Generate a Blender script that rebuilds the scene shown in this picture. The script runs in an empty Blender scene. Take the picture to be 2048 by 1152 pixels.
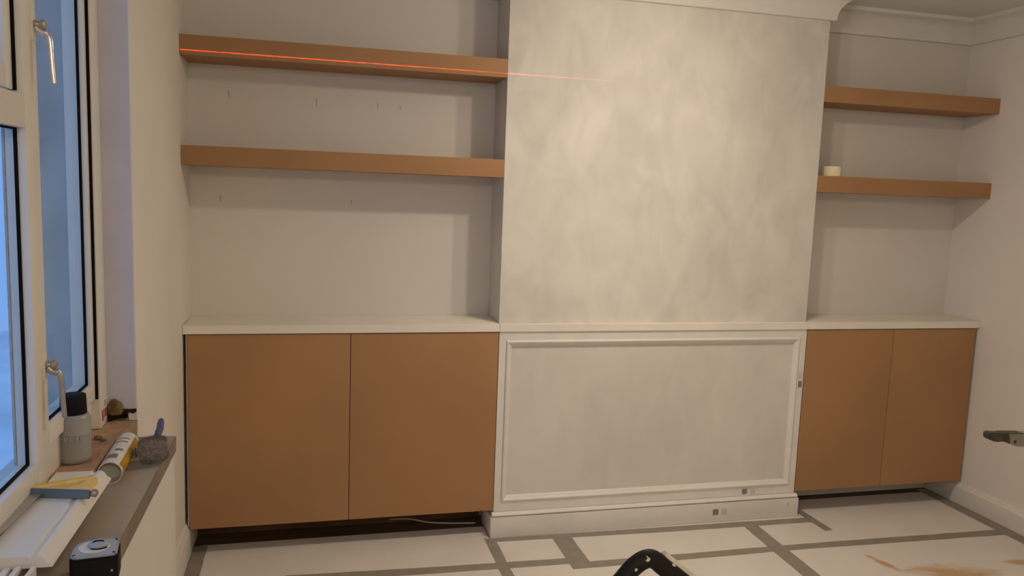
import bpy, bmesh, math, random
from mathutils import Vector, Matrix
random.seed(7)
S = bpy.context.scene
C = S.collection

# ------------------------------------------------------------------ camera
F, YAW, PITCH, ROLL = 1601.776, 0.249057, 0.121604, -0.036668
CAM = Vector((0.58248, -3.11786, 1.43773))
fw = Vector((math.sin(YAW)*math.cos(PITCH), math.cos(YAW)*math.cos(PITCH), -math.sin(PITCH)))
rt = Vector((math.cos(YAW), -math.sin(YAW), 0)); up = rt.cross(fw)
c_, s_ = math.cos(ROLL), math.sin(ROLL)
rt2 = rt*c_ - up*s_; up2 = rt*s_ + up*c_
cam = bpy.data.objects.new('camera', bpy.data.cameras.new('camera')); C.objects.link(cam)
cam.data.sensor_width = 36; cam.data.sensor_fit = 'HORIZONTAL'; cam.data.lens = F/2048*36
cam.data.clip_start = 0.02; cam.data.clip_end = 200
M3 = Matrix((rt2, up2, -fw)).transposed()
cam.matrix_world = Matrix.Translation(CAM) @ M3.to_4x4()
S.camera = cam

# ------------------------------------------------------------------ world, lights, exposure
S.view_settings.view_transform = 'Standard'; S.view_settings.look = 'None'
S.view_settings.gamma = 1; S.view_settings.use_curve_mapping = False
S.view_settings.exposure = 0.06
W = bpy.data.worlds.new('dusk_sky'); S.world = W; W.use_nodes = True
bgn = W.node_tree.nodes['Background']
bgn.inputs[0].default_value = (0.185, 0.375, 0.80, 1); bgn.inputs[1].default_value = 1.12

def lamp(name, loc, power, col, radius, up_amt, down_amt, power_k):
    """bulb in a shade, or the added rear fill: dimmer sideways and upwards than downwards"""
    L = bpy.data.lights.new(name, 'POINT'); L.energy = power; L.color = col; L.shadow_soft_size = radius
    L.use_nodes = True; nt = L.node_tree; em = nt.nodes['Emission']
    tc = nt.nodes.new('ShaderNodeTexCoord'); sx = nt.nodes.new('ShaderNodeSeparateXYZ')
    nt.links.new(tc.outputs['Normal'], sx.inputs[0])
    m1 = nt.nodes.new('ShaderNodeMath'); m1.operation = 'MULTIPLY_ADD'      # 0 up .. 1 down
    nt.links.new(sx.outputs[2], m1.inputs[0]); m1.inputs[1].default_value = -0.5; m1.inputs[2].default_value = 0.5
    m2 = nt.nodes.new('ShaderNodeMath'); m2.operation = 'POWER'; nt.links.new(m1.outputs[0], m2.inputs[0]); m2.inputs[1].default_value = power_k
    m3 = nt.nodes.new('ShaderNodeMath'); m3.operation = 'MULTIPLY_ADD'; nt.links.new(m2.outputs[0], m3.inputs[0])
    m3.inputs[1].default_value = down_amt; m3.inputs[2].default_value = up_amt
    nt.links.new(m3.outputs[0], em.inputs['Strength'])
    o = bpy.data.objects.new(name, L); o.location = loc; C.objects.link(o); return o
WARM = (1.0, 0.85, 0.66)
lamp('ceiling_bulb', (1.706, -0.80, 2.10), 12.6, WARM, 0.028, 0.31, 2.0, 4.6)
lamp('ceiling_bulb', (1.950, -0.80, 2.10), 12.6, WARM, 0.028, 0.31, 2.0, 4.6)
lamp('rear_fill_light', (0.85, -3.75, 2.12), 22.5, WARM, 0.10, 0.5, 1.2, 2.0)  # added fill behind the camera for soft ambient light, no known source
lamp('rear_fill_light', (2.75, -3.75, 2.12), 7.5, WARM, 0.10, 0.5, 1.2, 2.0)  # second added fill, weaker, on the right

# red line of a levelling laser: a flat horizontal fan of light from a tripod out of the frame
LZ = 1.889
L = bpy.data.lights.new('laser_line', 'POINT'); L.energy = 210; L.color = (1, 0.10, 0.06); L.shadow_soft_size = 0.0
L.use_nodes = True; nt = L.node_tree; em = nt.nodes['Emission']
tc = nt.nodes.new('ShaderNodeTexCoord'); sx = nt.nodes.new('ShaderNodeSeparateXYZ'); nt.links.new(tc.outputs['Normal'], sx.inputs[0])
ab = nt.nodes.new('ShaderNodeMath'); ab.operation = 'ABSOLUTE'; nt.links.new(sx.outputs[2], ab.inputs[0])
ra = nt.nodes.new('ShaderNodeMapRange'); nt.links.new(ab.outputs[0], ra.inputs[0])
ra.inputs[1].default_value = 0.0008; ra.inputs[2].default_value = 0.0017; ra.inputs[3].default_value = 1; ra.inputs[4].default_value = 0
rx = nt.nodes.new('ShaderNodeMapRange'); nt.links.new(sx.outputs[0], rx.inputs[0])           # end of the fan
rx.inputs[1].default_value = 0.45; rx.inputs[2].default_value = 0.76; rx.inputs[3].default_value = 1; rx.inputs[4].default_value = 0
ry = nt.nodes.new('ShaderNodeMath'); ry.operation = 'GREATER_THAN'; nt.links.new(sx.outputs[1], ry.inputs[0]); ry.inputs[1].default_value = 0.3
mm = nt.nodes.new('ShaderNodeMath'); mm.operation = 'MULTIPLY'; nt.links.new(ra.outputs[0], mm.inputs[0]); nt.links.new(rx.outputs[0], mm.inputs[1])
m4 = nt.nodes.new('ShaderNodeMath'); m4.operation = 'MULTIPLY'; nt.links.new(mm.outputs[0], m4.inputs[0]); nt.links.new(ry.outputs[0], m4.inputs[1])
lf = nt.nodes.new('ShaderNodeMath'); lf.operation = 'GREATER_THAN'; nt.links.new(sx.outputs[0], lf.inputs[0]); lf.inputs[1].default_value = -0.149   # other end of the fan
sp = nt.nodes.new('ShaderNodeTexNoise'); sp.inputs['Scale'].default_value = 60; nt.links.new(tc.outputs['Normal'], sp.inputs['Vector'])                 # speckle
sr = nt.nodes.new('ShaderNodeMapRange'); nt.links.new(sp.outputs['Fac'], sr.inputs[0]); sr.inputs[1].default_value = 0.35; sr.inputs[2].default_value = 0.65; sr.inputs[3].default_value = 0.55; sr.inputs[4].default_value = 1.3
m5 = nt.nodes.new('ShaderNodeMath'); m5.operation = 'MULTIPLY'; nt.links.new(m4.outputs[0], m5.inputs[0]); nt.links.new(lf.outputs[0], m5.inputs[1])
m6 = nt.nodes.new('ShaderNodeMath'); m6.operation = 'MULTIPLY'; nt.links.new(m5.outputs[0], m6.inputs[0]); nt.links.new(sr.outputs[0], m6.inputs[1])
nt.links.new(m6.outputs[0], em.inputs['Strength'])
lo = bpy.data.objects.new('laser_line', L); lo.location = (0.35, -1.45, LZ); C.objects.link(lo)

# ------------------------------------------------------------------ materials
MATS = {}
def mat(name, col, rough=0.6, spec=0.3, metal=0.0, var=0.06, scale=6.0, bump=0.0, bscale=60.0, col2=None, fac=(0.35, 0.65), detail=4.0, coat=0.0, stretch=(1, 1, 1)):
    m = bpy.data.materials.new(name); m.use_nodes = True; nt = m.node_tree
    b = nt.nodes['Principled BSDF']
    b.inputs['Roughness'].default_value = rough; b.inputs['Metallic'].default_value = metal
    b.inputs['Specular IOR Level'].default_value = spec; b.inputs['Coat Weight'].default_value = coat
    tc = nt.nodes.new('ShaderNodeTexCoord'); mp = nt.nodes.new('ShaderNodeMapping'); mp.inputs['Scale'].default_value = stretch
    nt.links.new(tc.outputs['Object'], mp.inputs[0])
    n = nt.nodes.new('ShaderNodeTexNoise'); n.inputs['Scale'].default_value = scale; n.inputs['Detail'].default_value = detail
    nt.links.new(mp.outputs[0], n.inputs['Vector'])
    r = nt.nodes.new('ShaderNodeValToRGB')
    if col2 is None: col2 = tuple(max(0, c*(1-var)) for c in col); col = tuple(min(1, c*(1+var)) for c in col)
    r.color_ramp.elements[0].position = fac[0]; r.color_ramp.elements[1].position = fac[1]
    r.color_ramp.elements[0].color = (*col2, 1); r.color_ramp.elements[1].color = (*col, 1)
    nt.links.new(n.outputs['Fac'], r.inputs[0]); nt.links.new(r.outputs[0], b.inputs['Base Color'])
    if bump:
        n2 = nt.nodes.new('ShaderNodeTexNoise'); n2.inputs['Scale'].default_value = bscale; n2.inputs['Detail'].default_value = 5
        nt.links.new(tc.outputs['Object'], n2.inputs['Vector'])
        bp = nt.nodes.new('ShaderNodeBump'); bp.inputs['Strength'].default_value = bump; bp.inputs['Distance'].default_value = 0.01
        nt.links.new(n2.outputs['Fac'], bp.inputs['Height']); nt.links.new(bp.outputs[0], b.inputs['Normal'])
    MATS[name] = m; return m

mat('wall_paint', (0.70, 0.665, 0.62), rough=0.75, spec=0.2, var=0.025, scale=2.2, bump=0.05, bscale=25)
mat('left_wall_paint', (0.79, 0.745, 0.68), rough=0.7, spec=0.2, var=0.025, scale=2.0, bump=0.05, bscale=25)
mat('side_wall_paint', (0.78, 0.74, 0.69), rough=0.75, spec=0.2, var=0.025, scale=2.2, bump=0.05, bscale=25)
mat('ceiling_paint', (0.72, 0.70, 0.66), rough=0.8, spec=0.2, var=0.02, scale=1.5)
mat('white_trim', (0.76, 0.73, 0.685), rough=0.45, spec=0.4, var=0.03, scale=9, bump=0.02, bscale=80)
mat('primer_white', (0.82, 0.765, 0.69), rough=0.6, spec=0.3, var=0.03, scale=4, bump=0.02)
mat('frame_white', (0.78, 0.74, 0.67), rough=0.35, spec=0.5, var=0.02, scale=8)
mat('mdf', (0.385, 0.210, 0.100), rough=0.62, spec=0.25, var=0.05, scale=3.0, bump=0.015, bscale=300)
mat('mdf_edge', (0.34, 0.18, 0.085), rough=0.7, spec=0.2, var=0.07, scale=12, bump=0.03, bscale=300)
mat('carcass_grey', (0.42, 0.37, 0.33), rough=0.6, var=0.05)
mat('sheet_white', (0.72, 0.675, 0.625), rough=0.55, spec=0.3, var=0.03, scale=5, bump=0.02, bscale=14)
mat('tape_grey', (0.285, 0.25, 0.21), rough=0.55, spec=0.35, var=0.08, scale=18, bump=0.03, bscale=90)
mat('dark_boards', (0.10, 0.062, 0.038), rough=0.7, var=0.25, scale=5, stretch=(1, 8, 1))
mat('bare_sill', (0.40, 0.255, 0.165), rough=0.85, spec=0.1, var=0.22, scale=14, bump=0.25, bscale=45, detail=8)
mat('dusty_board', (0.36, 0.30, 0.235), rough=0.8, spec=0.15, var=0.14, scale=8, bump=0.08, bscale=60, stretch=(1, .4, 1))
mat('dusty_edge', (0.235, 0.185, 0.14), rough=0.8, spec=0.15, var=0.12, scale=10)
mat('rubble', (0.21, 0.135, 0.07), rough=0.95, spec=0.05, var=0.4, scale=40, bump=0.5, bscale=60, detail=8)
mat('dark_gap', (0.035, 0.022, 0.014), rough=0.95, spec=0.05, var=0.3, scale=30)
mat('black_rubber', (0.008, 0.007, 0.008), rough=0.8, spec=0.08, var=0.2, scale=30)
mat('black_plastic', (0.010, 0.008, 0.008), rough=0.6, spec=0.15, var=0.2, scale=40, bump=0.05, bscale=200)
mat('brass_old', (0.42, 0.36, 0.26), rough=0.35, metal=0.85, var=0.15, scale=40)
mat('chrome', (0.72, 0.69, 0.63), rough=0.18, metal=1.0, var=0.05, scale=30)
mat('nickel_dull', (0.42, 0.40, 0.36), rough=0.35, metal=0.7, var=0.08, scale=30)
mat('can_body', (0.31, 0.30, 0.29), rough=0.35, spec=0.5, var=0.05, scale=15)
mat('can_pale', (0.36, 0.355, 0.35), rough=0.35, spec=0.5, var=0.04, scale=15)
mat('cartridge_white', (0.74, 0.70, 0.64), rough=0.5, spec=0.35, var=0.05, scale=20)
mat('cartridge_inside', (0.52, 0.49, 0.41), rough=0.7, var=0.06, scale=20)
mat('label_yellow', (0.80, 0.50, 0.07), rough=0.5, var=0.08, scale=25)
mat('label_grey', (0.50, 0.44, 0.40), rough=0.55, var=0.12, scale=60)
mat('fluff', (0.24, 0.215, 0.185), rough=0.95, spec=0.05, var=0.25, scale=60)
mat('roller_blue', (0.085, 0.08, 0.18), rough=0.45, spec=0.4, var=0.08)
mat('tool_yellow', (0.85, 0.60, 0.20), rough=0.45, spec=0.4, var=0.07, scale=40)
mat('tool_blue_grey', (0.15, 0.20, 0.26), rough=0.4, spec=0.5, var=0.06, scale=40, metal=0.3)
mat('steel', (0.50, 0.49, 0.50), rough=0.35, metal=0.8, var=0.06, scale=20)
mat('silver_plastic', (0.42, 0.44, 0.47), rough=0.35, spec=0.5, var=0.04, metal=0.2)
mat('label_cream', (0.72, 0.66, 0.56), rough=0.5, var=0.06, scale=40)
mat('sticker_red', (0.42, 0.09, 0.06), rough=0.5, var=0.08)
mat('sticker_white', (0.80, 0.75, 0.70), rough=0.5, var=0.03)
mat('sticker_grey', (0.24, 0.21, 0.19), rough=0.6, var=0.15, scale=120)
mat('sticker_faint', (0.60, 0.56, 0.52), rough=0.6, var=0.08, scale=120)
mat('pencil', (0.34, 0.30, 0.25), rough=0.8, var=0.1)
mat('masking_cream', (0.82, 0.74, 0.52), rough=0.6, var=0.04, scale=40)
mat('card_brown', (0.45, 0.33, 0.2), rough=0.8, var=0.08)
mat('clamp_grey', (0.25, 0.225, 0.18), rough=0.45, spec=0.4, var=0.06, scale=30)
mat('clamp_dark', (0.065, 0.056, 0.042), rough=0.6, var=0.25, scale=40)
mat('outer_render', (0.55, 0.50, 0.44), rough=0.9, var=0.08, scale=6)
mat('house_render', (0.80, 0.80, 0.80), rough=0.9, var=0.04, scale=0.6)
mat('paving', (0.86, 0.86, 0.86), rough=0.9, var=0.12, scale=1.2, bump=0.1, bscale=8)
mat('recess_shade_brown', (0.13, 0.075, 0.04), rough=0.8, var=0.3, scale=8, stretch=(1, 1, 6))  # deep shade below the left cabinet, put into a brown colour
mat('reveal_dusk_tint', (0.62, 0.60, 0.67), rough=0.85, spec=0.1, var=0.05, scale=5, bump=0.05, bscale=30)  # lilac carries the bluish dusk light that falls on the reveal
mat('lettering_white', (0.50, 0.50, 0.50), rough=0.4, var=0.02)
mat('cable_white', (0.55, 0.5, 0.44), rough=0.5, var=0.04)

def chimney_mat(name, lo, hi, seed):
    m = bpy.data.materials.new(name); m.use_nodes = True; nt = m.node_tree; b = nt.nodes['Principled BSDF']
    b.inputs['Roughness'].default_value = 0.7; b.inputs['Specular IOR Level'].default_value = 0.2
    tc = nt.nodes.new('ShaderNodeTexCoord'); mp = nt.nodes.new('ShaderNodeMapping')
    mp.inputs['Location'].default_value = (seed, seed*.7, seed*.3); mp.inputs['Scale'].default_value = (1, 1, 1); nt.links.new(tc.outputs['Object'], mp.inputs[0])
    n1 = nt.nodes.new('ShaderNodeTexNoise'); n1.inputs['Scale'].default_value = 2.3; n1.inputs['Detail'].default_value = 3; n1.inputs['Roughness'].default_value = 0.5; n1.inputs['Distortion'].default_value = 0.5
    mq = nt.nodes.new('ShaderNodeMapping'); mq.inputs['Rotation'].default_value = (0, math.radians(35), 0); mq.inputs['Scale'].default_value = (1.5, 1, 0.8); nt.links.new(mp.outputs[0], mq.inputs[0])
    n2 = nt.nodes.new('ShaderNodeTexNoise'); n2.inputs['Scale'].default_value = 6.0; n2.inputs['Detail'].default_value = 4; n2.inputs['Distortion'].default_value = 0.9
    nt.links.new(mp.outputs[0], n1.inputs['Vector']); nt.links.new(mq.outputs[0], n2.inputs['Vector'])
    mx = nt.nodes.new('ShaderNodeMath'); mx.operation = 'MULTIPLY_ADD'; nt.links.new(n2.outputs['Fac'], mx.inputs[0]); mx.inputs[1].default_value = 0.40
    sc = nt.nodes.new('ShaderNodeMath'); sc.operation = 'MULTIPLY'; nt.links.new(n1.outputs['Fac'], sc.inputs[0]); sc.inputs[1].default_value = 0.60
    nt.links.new(sc.outputs[0], mx.inputs[2])
    r = nt.nodes.new('ShaderNodeValToRGB'); r.color_ramp.elements[0].position = 0.36; r.color_ramp.elements[1].position = 0.62
    r.color_ramp.elements[0].color = (*lo, 1); r.color_ramp.elements[1].color = (*hi, 1)
    nt.links.new(mx.outputs[0], r.inputs[0]); nt.links.new(r.outputs[0], b.inputs['Base Color'])
    MATS[name] = m
chimney_mat('chimney_patchy', (0.60, 0.575, 0.535), (0.75, 0.715, 0.66), 3.1)
chimney_mat('panel_patchy', (0.64, 0.61, 0.57), (0.72, 0.69, 0.645), 8.4)

def glass_mat():
    m = bpy.data.materials.new('window_glass'); m.use_nodes = True; nt = m.node_tree
    for n in list(nt.nodes):
        if n.type == 'BSDF_PRINCIPLED': nt.nodes.remove(n)
    out = [n for n in nt.nodes if n.type == 'OUTPUT_MATERIAL'][0]
    tr = nt.nodes.new('ShaderNodeBsdfTransparent'); tr.inputs[0].default_value = (0.93, 0.96, 0.97, 1)
    gl = nt.nodes.new('ShaderNodeBsdfGlossy'); gl.inputs['Roughness'].default_value = 0.02
    lw = nt.nodes.new('ShaderNodeLayerWeight'); lw.inputs[0].default_value = 0.5
    pw = nt.nodes.new('ShaderNodeMath'); pw.operation = 'POWER'; nt.links.new(lw.outputs['Facing'], pw.inputs[0]); pw.inputs[1].default_value = 5
    fr = nt.nodes.new('ShaderNodeMath'); fr.operation = 'MULTIPLY_ADD'; nt.links.new(pw.outputs[0], fr.inputs[0]); fr.inputs[1].default_value = 0.22; fr.inputs[2].default_value = 0.015
    mx = nt.nodes.new('ShaderNodeMixShader'); nt.links.new(fr.outputs[0], mx.inputs[0]); nt.links.new(tr.outputs[0], mx.inputs[1]); nt.links.new(gl.outputs[0], mx.inputs[2])
    nt.links.new(mx.outputs[0], out.inputs[0]); MATS['window_glass'] = m
glass_mat()

def splash_mat():
    """black powder coat with dried white paint splashes"""
    m = bpy.data.materials.new('splashed_black'); m.use_nodes = True; nt = m.node_tree; b = nt.nodes['Principled BSDF']
    b.inputs['Roughness'].default_value = 0.6; b.inputs['Specular IOR Level'].default_value = 0.2
    tc = nt.nodes.new('ShaderNodeTexCoord')
    v = nt.nodes.new('ShaderNodeTexVoronoi'); v.inputs['Scale'].default_value = 42; v.inputs['Randomness'].default_value = 1
    n = nt.nodes.new('ShaderNodeTexNoise'); n.inputs['Scale'].default_value = 16; n.inputs['Detail'].default_value = 4
    nd = nt.nodes.new('ShaderNodeTexNoise'); nd.inputs['Scale'].default_value = 90; nt.links.new(tc.outputs['Object'], nd.inputs['Vector'])
    ds = nt.nodes.new('ShaderNodeVectorMath'); ds.operation = 'MULTIPLY_ADD'; nt.links.new(nd.outputs['Color'], ds.inputs[0]); ds.inputs[1].default_value = (.012, .012, .02); nt.links.new(tc.outputs['Object'], ds.inputs[2])
    nt.links.new(ds.outputs[0], v.inputs['Vector']); nt.links.new(tc.outputs['Object'], n.inputs['Vector'])
    a = nt.nodes.new('ShaderNodeMath'); a.operation = 'MULTIPLY_ADD'; nt.links.new(n.outputs['Fac'], a.inputs[0]); a.inputs[1].default_value = -1.2; nt.links.new(v.outputs['Distance'], a.inputs[2])
    r = nt.nodes.new('ShaderNodeValToRGB'); r.color_ramp.elements[0].position = 0.0; r.color_ramp.elements[1].position = 0.02
    ad = nt.nodes.new('ShaderNodeMath'); ad.operation = 'ADD'; nt.links.new(a.outputs[0], ad.inputs[0]); ad.inputs[1].default_value = 0.33
    r.color_ramp.elements[0].color = (0.60, 0.57, 0.56, 1); r.color_ramp.elements[1].color = (0.014, 0.010, 0.009, 1)
    nt.links.new(ad.outputs[0], r.inputs[0]); nt.links.new(r.outputs[0], b.inputs['Base Color']); MATS['splashed_black'] = m
splash_mat()

def sawdust_mat():
    """floor sheet with orange-brown MDF dust trodden into it"""
    m = MATS['sheet_white'].copy(); m.name = 'sheet_sawdust'; nt = m.node_tree; b = nt.nodes['Principled BSDF']
    base = b.inputs['Base Color'].links[0].from_socket
    geo = nt.nodes.new('ShaderNodeNewGeometry'); mp = nt.nodes.new('ShaderNodeMapping')
    mp.inputs['Rotation'].default_value = (0, 0, math.radians(-25)); mp.inputs['Scale'].default_value = (3.0, 9.0, 1)
    nt.links.new(geo.outputs['Position'], mp.inputs[0])
    n = nt.nodes.new('ShaderNodeTexNoise'); n.inputs['Scale'].default_value = 1.3; n.inputs['Detail'].default_value = 7; n.inputs['Roughness'].default_value = 0.62; n.inputs['Distortion'].default_value = 0.5
    nt.links.new(mp.outputs[0], n.inputs['Vector'])
    def blob(c, rad, ang=0):
        s = nt.nodes.new('ShaderNodeVectorMath'); s.operation = 'SUBTRACT'; nt.links.new(geo.outputs['Position'], s.inputs[0]); s.inputs[1].default_value = (*c, 0)
        ro = nt.nodes.new('ShaderNodeVectorRotate'); ro.rotation_type = 'Z_AXIS'; nt.links.new(s.outputs[0], ro.inputs['Vector']); ro.inputs['Angle'].default_value = math.radians(ang)
        q = nt.nodes.new('ShaderNodeVectorMath'); q.operation = 'MULTIPLY'; nt.links.new(ro.outputs[0], q.inputs[0]); q.inputs[1].default_value = (1/rad[0], 1/rad[1], 0)
        l = nt.nodes.new('ShaderNodeVectorMath'); l.operation = 'LENGTH'; nt.links.new(q.outputs[0], l.inputs[0])
        r = nt.nodes.new('ShaderNodeMapRange'); nt.links.new(l.outputs['Value'], r.inputs[0]); r.inputs[1].default_value = 0; r.inputs[2].default_value = 1; r.inputs[3].default_value = 1; r.inputs[4].default_value = 0
        return r.outputs[0]
    b1 = blob((3.04, -0.685), (0.26, 0.17), 10); b2 = blob((2.825, -0.515), (0.028, 0.11), -18); b3 = blob((3.45, -0.62), (0.16, 0.035), 12)
    mx1 = nt.nodes.new('ShaderNodeMath'); mx1.operation = 'MAXIMUM'; nt.links.new(b1, mx1.inputs[0]); nt.links.new(b2, mx1.inputs[1])
    mx2 = nt.nodes.new('ShaderNodeMath'); mx2.operation = 'MAXIMUM'; nt.links.new(mx1.outputs[0], mx2.inputs[0]); nt.links.new(b3, mx2.inputs[1])
    ad = nt.nodes.new('ShaderNodeMath'); ad.operation = 'MULTIPLY_ADD'; nt.links.new(mx2.outputs[0], ad.inputs[0]); ad.inputs[1].default_value = 0.75; nt.links.new(n.outputs['Fac'], ad.inputs[2])
    r = nt.nodes.new('ShaderNodeMapRange'); nt.links.new(ad.outputs[0], r.inputs[0]); r.inputs[1].default_value = 0.66; r.inputs[2].default_value = 1.0; r.inputs[3].default_value = 0; r.inputs[4].default_value = 0.8
    zz = nt.nodes.new('ShaderNodeMath'); zz.operation = 'MULTIPLY'; nt.links.new(r.outputs[0], zz.inputs[0])
    gt = nt.nodes.new('ShaderNodeMath'); gt.operation = 'GREATER_THAN'; nt.links.new(mx2.outputs[0], gt.inputs[0]); gt.inputs[1].default_value = 0.001; nt.links.new(gt.outputs[0], zz.inputs[1])
    mix = nt.nodes.new('ShaderNodeMixRGB'); nt.links.new(zz.outputs[0], mix.inputs[0]); nt.links.new(base, mix.inputs[1]); mix.inputs[2].default_value = (0.52, 0.285, 0.105, 1)
    nt.links.new(mix.outputs[0], b.inputs['Base Color']); MATS['sheet_sawdust'] = m
sawdust_mat()

# ------------------------------------------------------------------ helpers
def link(name, me, m, parent=None, loc=None):
    o = bpy.data.objects.new(name, me); C.objects.link(o)
    if m: me.materials.append(MATS[m])
    if parent is not None: o.parent = parent
    if loc is not None: o.location = loc
    return o
def mesh(name, bm, m, parent=None, smooth=False, world=True, angle=40):
    """bm is in world coordinates (world=True) or already in the parent's frame; an unparented mesh gets its origin at its base"""
    bmesh.ops.recalc_face_normals(bm, faces=bm.faces)
    off = Vector((0, 0, 0))
    if world and parent is not None:
        p = parent
        while p is not None: off += p.location; p = p.parent
    elif parent is None:
        xs = [v.co for v in bm.verts]
        off = Vector(((min(v.x for v in xs)+max(v.x for v in xs))/2, (min(v.y for v in xs)+max(v.y for v in xs))/2, min(v.z for v in xs)))
    if off.length: bmesh.ops.translate(bm, verts=bm.verts, vec=-off)
    me = bpy.data.meshes.new(name); 
    if smooth:
        for f in bm.faces: f.smooth = True
        for e in bm.edges:
            if len(e.link_faces) == 2 and e.calc_face_angle(0) > math.radians(angle): e.smooth = False
    bm.to_mesh(me); bm.free()
    o = link(name, me, m, parent)
    if parent is None: o.location = off
    return o
def box_bm(lo, hi, bev=0.0, seg=2, bm=None):
    bm2 = bmesh.new()
    g = bmesh.ops.create_cube(bm2, size=1)
    for v in bm2.verts:
        v.co = Vector([lo[i] + (v.co[i]+.5)*(hi[i]-lo[i]) for i in range(3)])
    if bev: bmesh.ops.bevel(bm2, geom=list(bm2.edges), offset=bev, segments=seg, affect='EDGES', profile=0.7)
    if bm is None: return bm2
    me = bpy.data.meshes.new('t'); bm2.to_mesh(me); bm2.free(); bm.from_mesh(me); bpy.data.meshes.remove(me); return bm
def box(name, lo, hi, m, parent=None, bev=0.0, seg=2, world=True):
    return mesh(name, box_bm(lo, hi, bev, seg), m, parent, smooth=bev > 0, world=world, angle=50)
def prism_bm(pts, lo, hi, axis='z', bm=None, bev=0.0):
    """polygon pts extruded along an axis; pts are the two other coordinates in xyz order"""
    b = bmesh.new(); 
    def mk(p, t):
        return Vector((p[0], p[1], t)) if axis == 'z' else Vector((p[0], t, p[1])) if axis == 'y' else Vector((t, p[0], p[1]))
    a = [b.verts.new(mk(p, lo)) for p in pts]; c = [b.verts.new(mk(p, hi)) for p in pts]; n = len(pts)
    b.faces.new(a); b.faces.new(c[::-1])
    for i in range(n): b.faces.new((a[i], a[(i+1) % n], c[(i+1) % n], c[i]))
    bmesh.ops.recalc_face_normals(b, faces=b.faces)
    if bev: bmesh.ops.bevel(b, geom=list(b.edges), offset=bev, segments=2, affect='EDGES')
    if bm is None: return b
    me = bpy.data.meshes.new('t'); b.to_mesh(me); b.free(); bm.from_mesh(me); bpy.data.meshes.remove(me); return bm
def lathe_bm(prof, seg=40, center=(0, 0, 0), mtx=None):
    """prof: list of (r, z); open or closed profile revolved about z"""
    b = bmesh.new(); rings = []
    for r, z in prof:
        if r < 1e-6: rings.append([b.verts.new((0, 0, z))])
        else: rings.append([b.verts.new((r*math.cos(2*math.pi*i/seg), r*math.sin(2*math.pi*i/seg), z)) for i in range(seg)])
    for A, B in zip(rings, rings[1:]):
        for i in range(seg):
            j = (i+1) % seg
            if len(A) == 1 and len(B) == 1: continue
            if len(A) == 1: b.faces.new((A[0], B[j], B[i]))
            elif len(B) == 1: b.faces.new((A[i], A[j], B[0]))
            else: b.faces.new((A[i], A[j], B[j], B[i]))
    if mtx: bmesh.ops.transform(b, matrix=mtx, verts=b.verts)
    bmesh.ops.translate(b, verts=b.verts, vec=Vector(center)); return b
def tube_bm(pts, rad, seg=12, bm=None, closed_ends=True):
    pts = [Vector(p) for p in pts]; n = len(pts)
    rads = rad if isinstance(rad, (list, tuple)) else [rad]*n
    b = bmesh.new() if bm is None else bm
    T = []
    for i in range(n):
        t = (pts[min(i+1, n-1)] - pts[max(i-1, 0)]).normalized(); T.append(t)
    ref = Vector((0, 0, 1)) if abs(T[0].z) < .9 else Vector((0, 1, 0))
    nrm = T[0].cross(ref).normalized(); rings = []
    for i in range(n):
        nrm = (nrm - T[i]*nrm.dot(T[i])).normalized(); bi = T[i].cross(nrm)
        rings.append([b.verts.new(pts[i] + (nrm*math.cos(2*math.pi*k/seg) + bi*math.sin(2*math.pi*k/seg))*rads[i]) for k in range(seg)])
    for A, B in zip(rings, rings[1:]):
        for k in range(seg): b.faces.new((A[k], A[(k+1) % seg], B[(k+1) % seg], B[k]))
    if closed_ends: b.faces.new(rings[0][::-1]); b.faces.new(rings[-1])
    return b
def smooth_path(pts, n=8):
    pts = [Vector(p) for p in pts]; out = []
    for i in range(len(pts)-1):
        p0, p1, p2, p3 = pts[max(i-1, 0)], pts[i], pts[i+1], pts[min(i+2, len(pts)-1)]
        for k in range(n):
            t = k/n; out.append(0.5*((2*p1)+(-p0+p2)*t+(2*p0-5*p1+4*p2-p3)*t*t+(-p0+3*p1-3*p2+p3)*t**3))
    out.append(pts[-1]); return out
def empty(name, loc, rotz=0.0):
    o = bpy.data.objects.new(name, None); C.objects.link(o); o.location = loc; o.rotation_euler = (0, 0, rotz); o.empty_display_size = .05
    return o
def tag(o, label, cat, group=None):
    o['label'] = label; o['category'] = cat
    if group: o['group'] = group
    return o
def struct(o, label=None, cat=None):
    o['kind'] = 'structure'
    if label: o['label'] = label
    if cat: o['category'] = cat
    return o

# ------------------------------------------------------------------ room dimensions (metres)
XL, XC0, XC1, XR = 0.129, 1.327, 2.740, 3.668
YB, YN, ZC = 0.209, -4.45, 2.31
ZW0, ZW1 = 0.868, 0.900                # worktop underside / top
WY0, WY1 = -2.50, -0.82                # window opening near / far
ZS, ZF = 0.780, 0.735                  # bare inner sill / front ledge

# ------------------------------------------------------------------ setting
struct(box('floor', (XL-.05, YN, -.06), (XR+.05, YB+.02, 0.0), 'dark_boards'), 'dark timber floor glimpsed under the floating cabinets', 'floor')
struct(box('ceiling', (XL-.05, YN, ZC), (XR+.05, YB+.02, ZC+.08), 'ceiling_paint'), 'plain painted ceiling above the white coving', 'ceiling')
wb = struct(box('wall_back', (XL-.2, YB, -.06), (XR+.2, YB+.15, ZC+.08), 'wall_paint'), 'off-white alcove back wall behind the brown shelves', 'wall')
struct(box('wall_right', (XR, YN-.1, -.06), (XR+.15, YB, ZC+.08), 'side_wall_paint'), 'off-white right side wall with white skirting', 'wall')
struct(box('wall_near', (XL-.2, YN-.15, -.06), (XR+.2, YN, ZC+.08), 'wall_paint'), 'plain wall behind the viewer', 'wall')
struct(box('wall_chimney', (XC0, 0, -.0), (XC1, YB, ZC), 'chimney_patchy'), 'patchily painted white chimney breast between the two alcoves', 'wall')

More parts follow.
